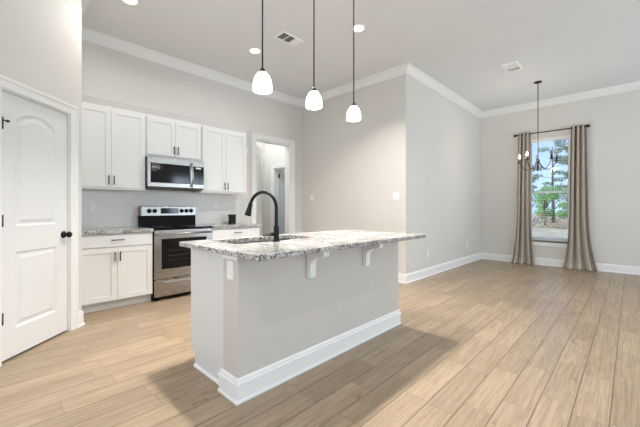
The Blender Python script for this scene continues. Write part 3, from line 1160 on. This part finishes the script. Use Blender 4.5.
# ------------------------------------------------------------------ chandelier
hx, hy = 6.65, 1.168
chd = thing('chandelier', 'dark metal five-arm chandelier with two lit bulbs hanging before the window', 'chandelier', (hx, hy, 0))
MB().lathe([(0, CEIL - .03), (.02, CEIL - .028), (.055, CEIL - .014), (.062, CEIL - .001), (0, CEIL - .001)], n=24).build('canopy', M['bronze'], chd)
MB().tube([(0, 0, 2.02), (0, 0, CEIL - .028)], .0065, 8).build('rod', M['bronze'], chd)
MB().lathe([(0, 1.80), (.008, 1.81), (.012, 1.822), (.006, 1.835), (.012, 1.85), (.020, 1.87), (.016, 1.90), (.012, 1.93), (.022, 1.965), (.030, 1.985), (.020, 2.0), (.010, 2.02), (.0, 2.03)], n=20).build('column', M['bronze'], chd)
vw = math.atan2(hy, hx)      # bearing from the camera
RA = .285
for k in range(5):
    a = vw + 2 * PI * k / 5 + 0.06
    ca, sa = math.cos(a), math.sin(a)
    pts = []
    for r_, z_ in ((.012, 1.975), (.035, 1.935), (.065, 1.885), (.105, 1.850), (.150, 1.838), (.195, 1.850), (.235, 1.885), (.265, 1.935), (.283, 1.978)):
        pts.append((ca * r_, sa * r_, z_))
    # smooth by midpoint subdivision
    for _ in range(2):
        q = [pts[0]]
        for i in range(len(pts) - 1):
            A, B = Vector(pts[i]), Vector(pts[i + 1])
            q += [tuple(A * .75 + B * .25), tuple(A * .25 + B * .75)]
        q.append(pts[-1])
        pts = q
    ar = MB().tube(pts, .0065, 8).build('arm', M['bronze'], chd)
    c = (ca * RA, sa * RA, 1.978)
    MB().lathe([(0, 0), (.012, 0), (.036, .008), (.038, .013), (.014, .014), (.013, .072), (0, .072)], c, 16).build('candle_cup', M['bronze'], ar)
    MB().lathe([(0, .0725), (.008, .074), (.018, .095), (.019, .112), (.011, .135), (.003, .152), (0, .153)], c, 12).build('bulb', M['bulb'] if math.sin(a - vw) > .2 else M['bulb_off'], ar)
ld = bpy.data.lights.new('chandelier_light', 'POINT')
ld.energy = 14
ld.color = (1, .9, .78)
ld.shadow_soft_size = .06
lo_ = bpy.data.objects.new('chandelier_light', ld)
C.objects.link(lo_)
lo_.location = (hx - .1, hy + .2, 2.12)

# ------------------------------------------------------------------ curtains
rod = thing('curtain_rod', 'dark curtain rod with round finials above the window', 'curtain rod', (XW - .09, 1.185, 2.705))
MB().tube([(0, -.552, 0), (0, .552, 0)], .009, 12).build('pole', M['black'], rod)
for s in (-1, 1):
    MB().lathe([(0, 0), (.012, .0), (.014, .012), (.010, .018), (.022, .028), (.030, .045), (.028, .060), (.016, .074), (0, .078)], n=18,
               T=Matrix.Translation((0, s * .551, 0)) @ Matrix.Rotation(R(-90 * s), 4, 'X')).build('finial', M['black'], rod)
    MB().tube([(0, s * .546, 0), (.0885, s * .546, 0)], .006, 8).lathe([(0, 0), (.02, 0), (.02, .005), (0, .005)], n=14, T=Matrix.Translation((.0895, s * .546, 0)) @ Matrix.Rotation(R(-90), 4, 'Y')).build('bracket', M['black'], rod)


def curtain(label, yt0, yt1, yb0, yb1, seed, folds=3.5):
    """linen panel; yt0/yt1 edges at the rod, yb0/yb1 on the floor."""
    rnd = random.Random(seed)
    t = thing('curtain', label, 'curtain', (XW - .09, 0, 0), 0, 'taupe curtains at the window')
    nz, ny = 60, 96
    ph = [rnd.uniform(-.5, .5) for _ in range(6)]
    vs = []
    top = 2.745
    for j in range(nz + 1):
        v = j / nz                      # 0 top, 1 floor
        z = top * (1 - v) ** 1.0
        fl = .30 * v + .70 * (0 if v < .5 else ((v - .5) / .5) ** 3)
        a0 = yt0 + (yb0 - yt0) * fl
        a1 = yt1 + (yb1 - yt1) * fl
        amp = .050 + .014 * v
        for i in range(ny + 1):
            u = i / ny
            uu = u + .03 * math.sin(3 * v + ph[0]) * math.sin(PI * u) * (1 + v)
            y = a0 + (a1 - a0) * u
            x = amp * math.sin(2 * PI * folds * uu + .5) * (1 + .3 * math.sin(5 * u + ph[1] + 2 * v)) + .010 * math.sin(9 * u + 3 * v + ph[2]) * v
            y += .010 * math.cos(4 * PI * folds * uu + .5) * (.5 + v)
            if v > .93:                 # cloth breaking on the floor
                w_ = (v - .93) / .07
                x -= .045 * w_ ** 2 * (1 + .5 * math.sin(7 * u + ph[3]))
            vs.append((min(x, .082) - .01 * fl, y, max(z, .004 + .004 * math.sin(11 * u) ** 2)))
    fs = []
    for j in range(nz):
        for i in range(ny):
            a = j * (ny + 1) + i
            fs.append((a, a + 1, a + ny + 2, a + ny + 1))
    o = MB().add(vs, fs, True).build('fabric', M['curtain'], t)
    md = o.modifiers.new('thickness', 'SOLIDIFY')
    md.thickness = .003
    md.offset = -1
    for k in range(7):
        y = yt0 + (yt1 - yt0) * (k + .5) / 7
        T = Matrix.Translation((0, y, 2.705)) @ Matrix.Rotation(R(90), 4, 'X')
        MB().sweep([(.021 * math.cos(2 * PI * q / 20), .021 * math.sin(2 * PI * q / 20)) for q in range(20)], [(-.003, -.002), (.003, -.002), (.003, .002), (-.003, .002)],
                   lambda a, b, t_, T=T: tuple(T @ Vector((a, b, t_))), closed=True).build('grommet', M['bronze'], t)
    return t


curtain('taupe floor-length curtain on the side toward the inner wall corner', 1.728, 1.498, 1.845, 1.415, 3)
curtain('taupe floor-length curtain at the window side away from the wall corner', .842, .600, .955, .425, 11)

# ------------------------------------------------------------------ outside
struct(MB().add([(8.1, -60, -.35), (120, -60, -.35), (120, 80, -.35), (8.1, 80, -.35)], [(0, 1, 2, 3)]).build('ground', M['grass']))


def leaf_cloud(mb, c, r, n, rnd, size):
    for _ in range(n):
        while True:
            p = Vector((rnd.uniform(-1, 1), rnd.uniform(-1, 1), rnd.uniform(-1, 1)))
            if p.length < 1:
                break
        p = Vector((c[0] + p.x * r[0], c[1] + p.y * r[1], c[2] + p.z * r[2]))
        u = Vector((rnd.uniform(-1, 1), rnd.uniform(-1, 1), rnd.uniform(-1, 1))).normalized()
        v = u.orthogonal().normalized()
        s = size * rnd.uniform(.6, 1.4)
        mb.add([p - u * s, p + v * s * .5, p + u * s, p - v * s * .5], [(0, 1, 2, 3)])


def tree(label, x, y, h, kind, seed):
    rnd = random.Random(seed)
    g0 = -.35
    t = thing('tree', label, 'tree', (x, y, g0), 0, 'trees beyond the window')
    tr = MB()
    bend = rnd.uniform(-.3, .3)
    tp = [(bend * (k / 8) ** 2, bend * .5 * (k / 8), h * .95 * k / 8) for k in range(9)]
    tr.tube(tp, [.16 * (1 - .8 * k / 8) * h / 8 for k in range(9)], 8)
    cr = MB()
    if kind == 'pine':
        for k in range(13):
            z = h * (.42 + .56 * k / 12)
            a = rnd.uniform(0, 2 * PI)
            L_ = (1.25 - .75 * k / 12) * h / 6
            e = (math.cos(a) * L_, math.sin(a) * L_, z + .25)
            tr.tube([(bend * (z / h) ** 2, 0, z - .1), e], [.03, .012], 5)
            leaf_cloud(cr, e, (.5 * h / 7, .5 * h / 7, .20 * h / 7), 110, rnd, .10)
    else:
        for k in range(11):
            a = rnd.uniform(0, 2 * PI)
            rr = rnd.uniform(.1, .34) * h * .6
            z = h * rnd.uniform(.12, .90)
            e = (math.cos(a) * rr, math.sin(a) * rr, z)
            tr.tube([(0, 0, z * .6), e], [.04, .012], 5)
            leaf_cloud(cr, e, (.22 * h * .6, .22 * h * .6, .16 * h * .6), 190, rnd, .085)
    tr.build('trunk', M['bark'], t)
    cr.build('crown', M['leaf_green'] if kind == 'green' else M['leaf_dark'], t)
    return t


tspots = [(35, 5.6, 3.8, 'green', 'bright green leafy tree seen low through the window'),
          (36, 3.6, 7.4, 'pine', 'thin pine seen through the window toward its far edge'),
          (39, 8.2, 6.6, 'pine', 'thin pine seen through the window near the left curtain'),
          (42, 6.0, 8.6, 'pine', 'tallest thin pine standing in the middle of the window view'),
          (45, 4.3, 5.5, 'dark', 'grey-green leafy tree behind the brush outside the window'),
          (44, 9.6, 5.6, 'dark', 'grey-green leafy tree behind the pines outside the window'),
          (40, 11.5, 5.4, 'dark', 'grey-green leafy tree outside, partly behind the left curtain'),
          (38, 1.2, 6.0, 'dark', 'grey-green leafy tree outside, partly behind the other curtain'),
          (38, 4.2, 3.6, 'green', 'low green leafy tree toward the curtain away from the wall corner')]
for i, (x, y, h, k, lb) in enumerate(tspots):
    tree(lb, x, y, h, k, 20 + i)
rnd = random.Random(5)
mb = MB()
for k in range(26):
    leaf_cloud(mb, (rnd.uniform(29, 31.2), rnd.uniform(-1, 11), rnd.uniform(-.45, .25)), (.8, .8, .6), 130, rnd, .10)
br_ = mb.build('undergrowth', M['leaf_brown'])
br_['kind'] = 'stuff'
tag(br_, 'dry russet undergrowth along the lawn outside the window', 'undergrowth')
mb = MB()
for k in range(60):
    leaf_cloud(mb, (rnd.uniform(50, 55), rnd.uniform(-2, 18), rnd.uniform(.3, 3.6)), (1.5, 1.5, 1.1), 120, rnd, .13)
b2 = mb.build('brush_foliage', M['leaf_dark'])
b2['kind'] = 'stuff'
tag(b2, 'grey-green brush filling the tree line outside the window', 'foliage')
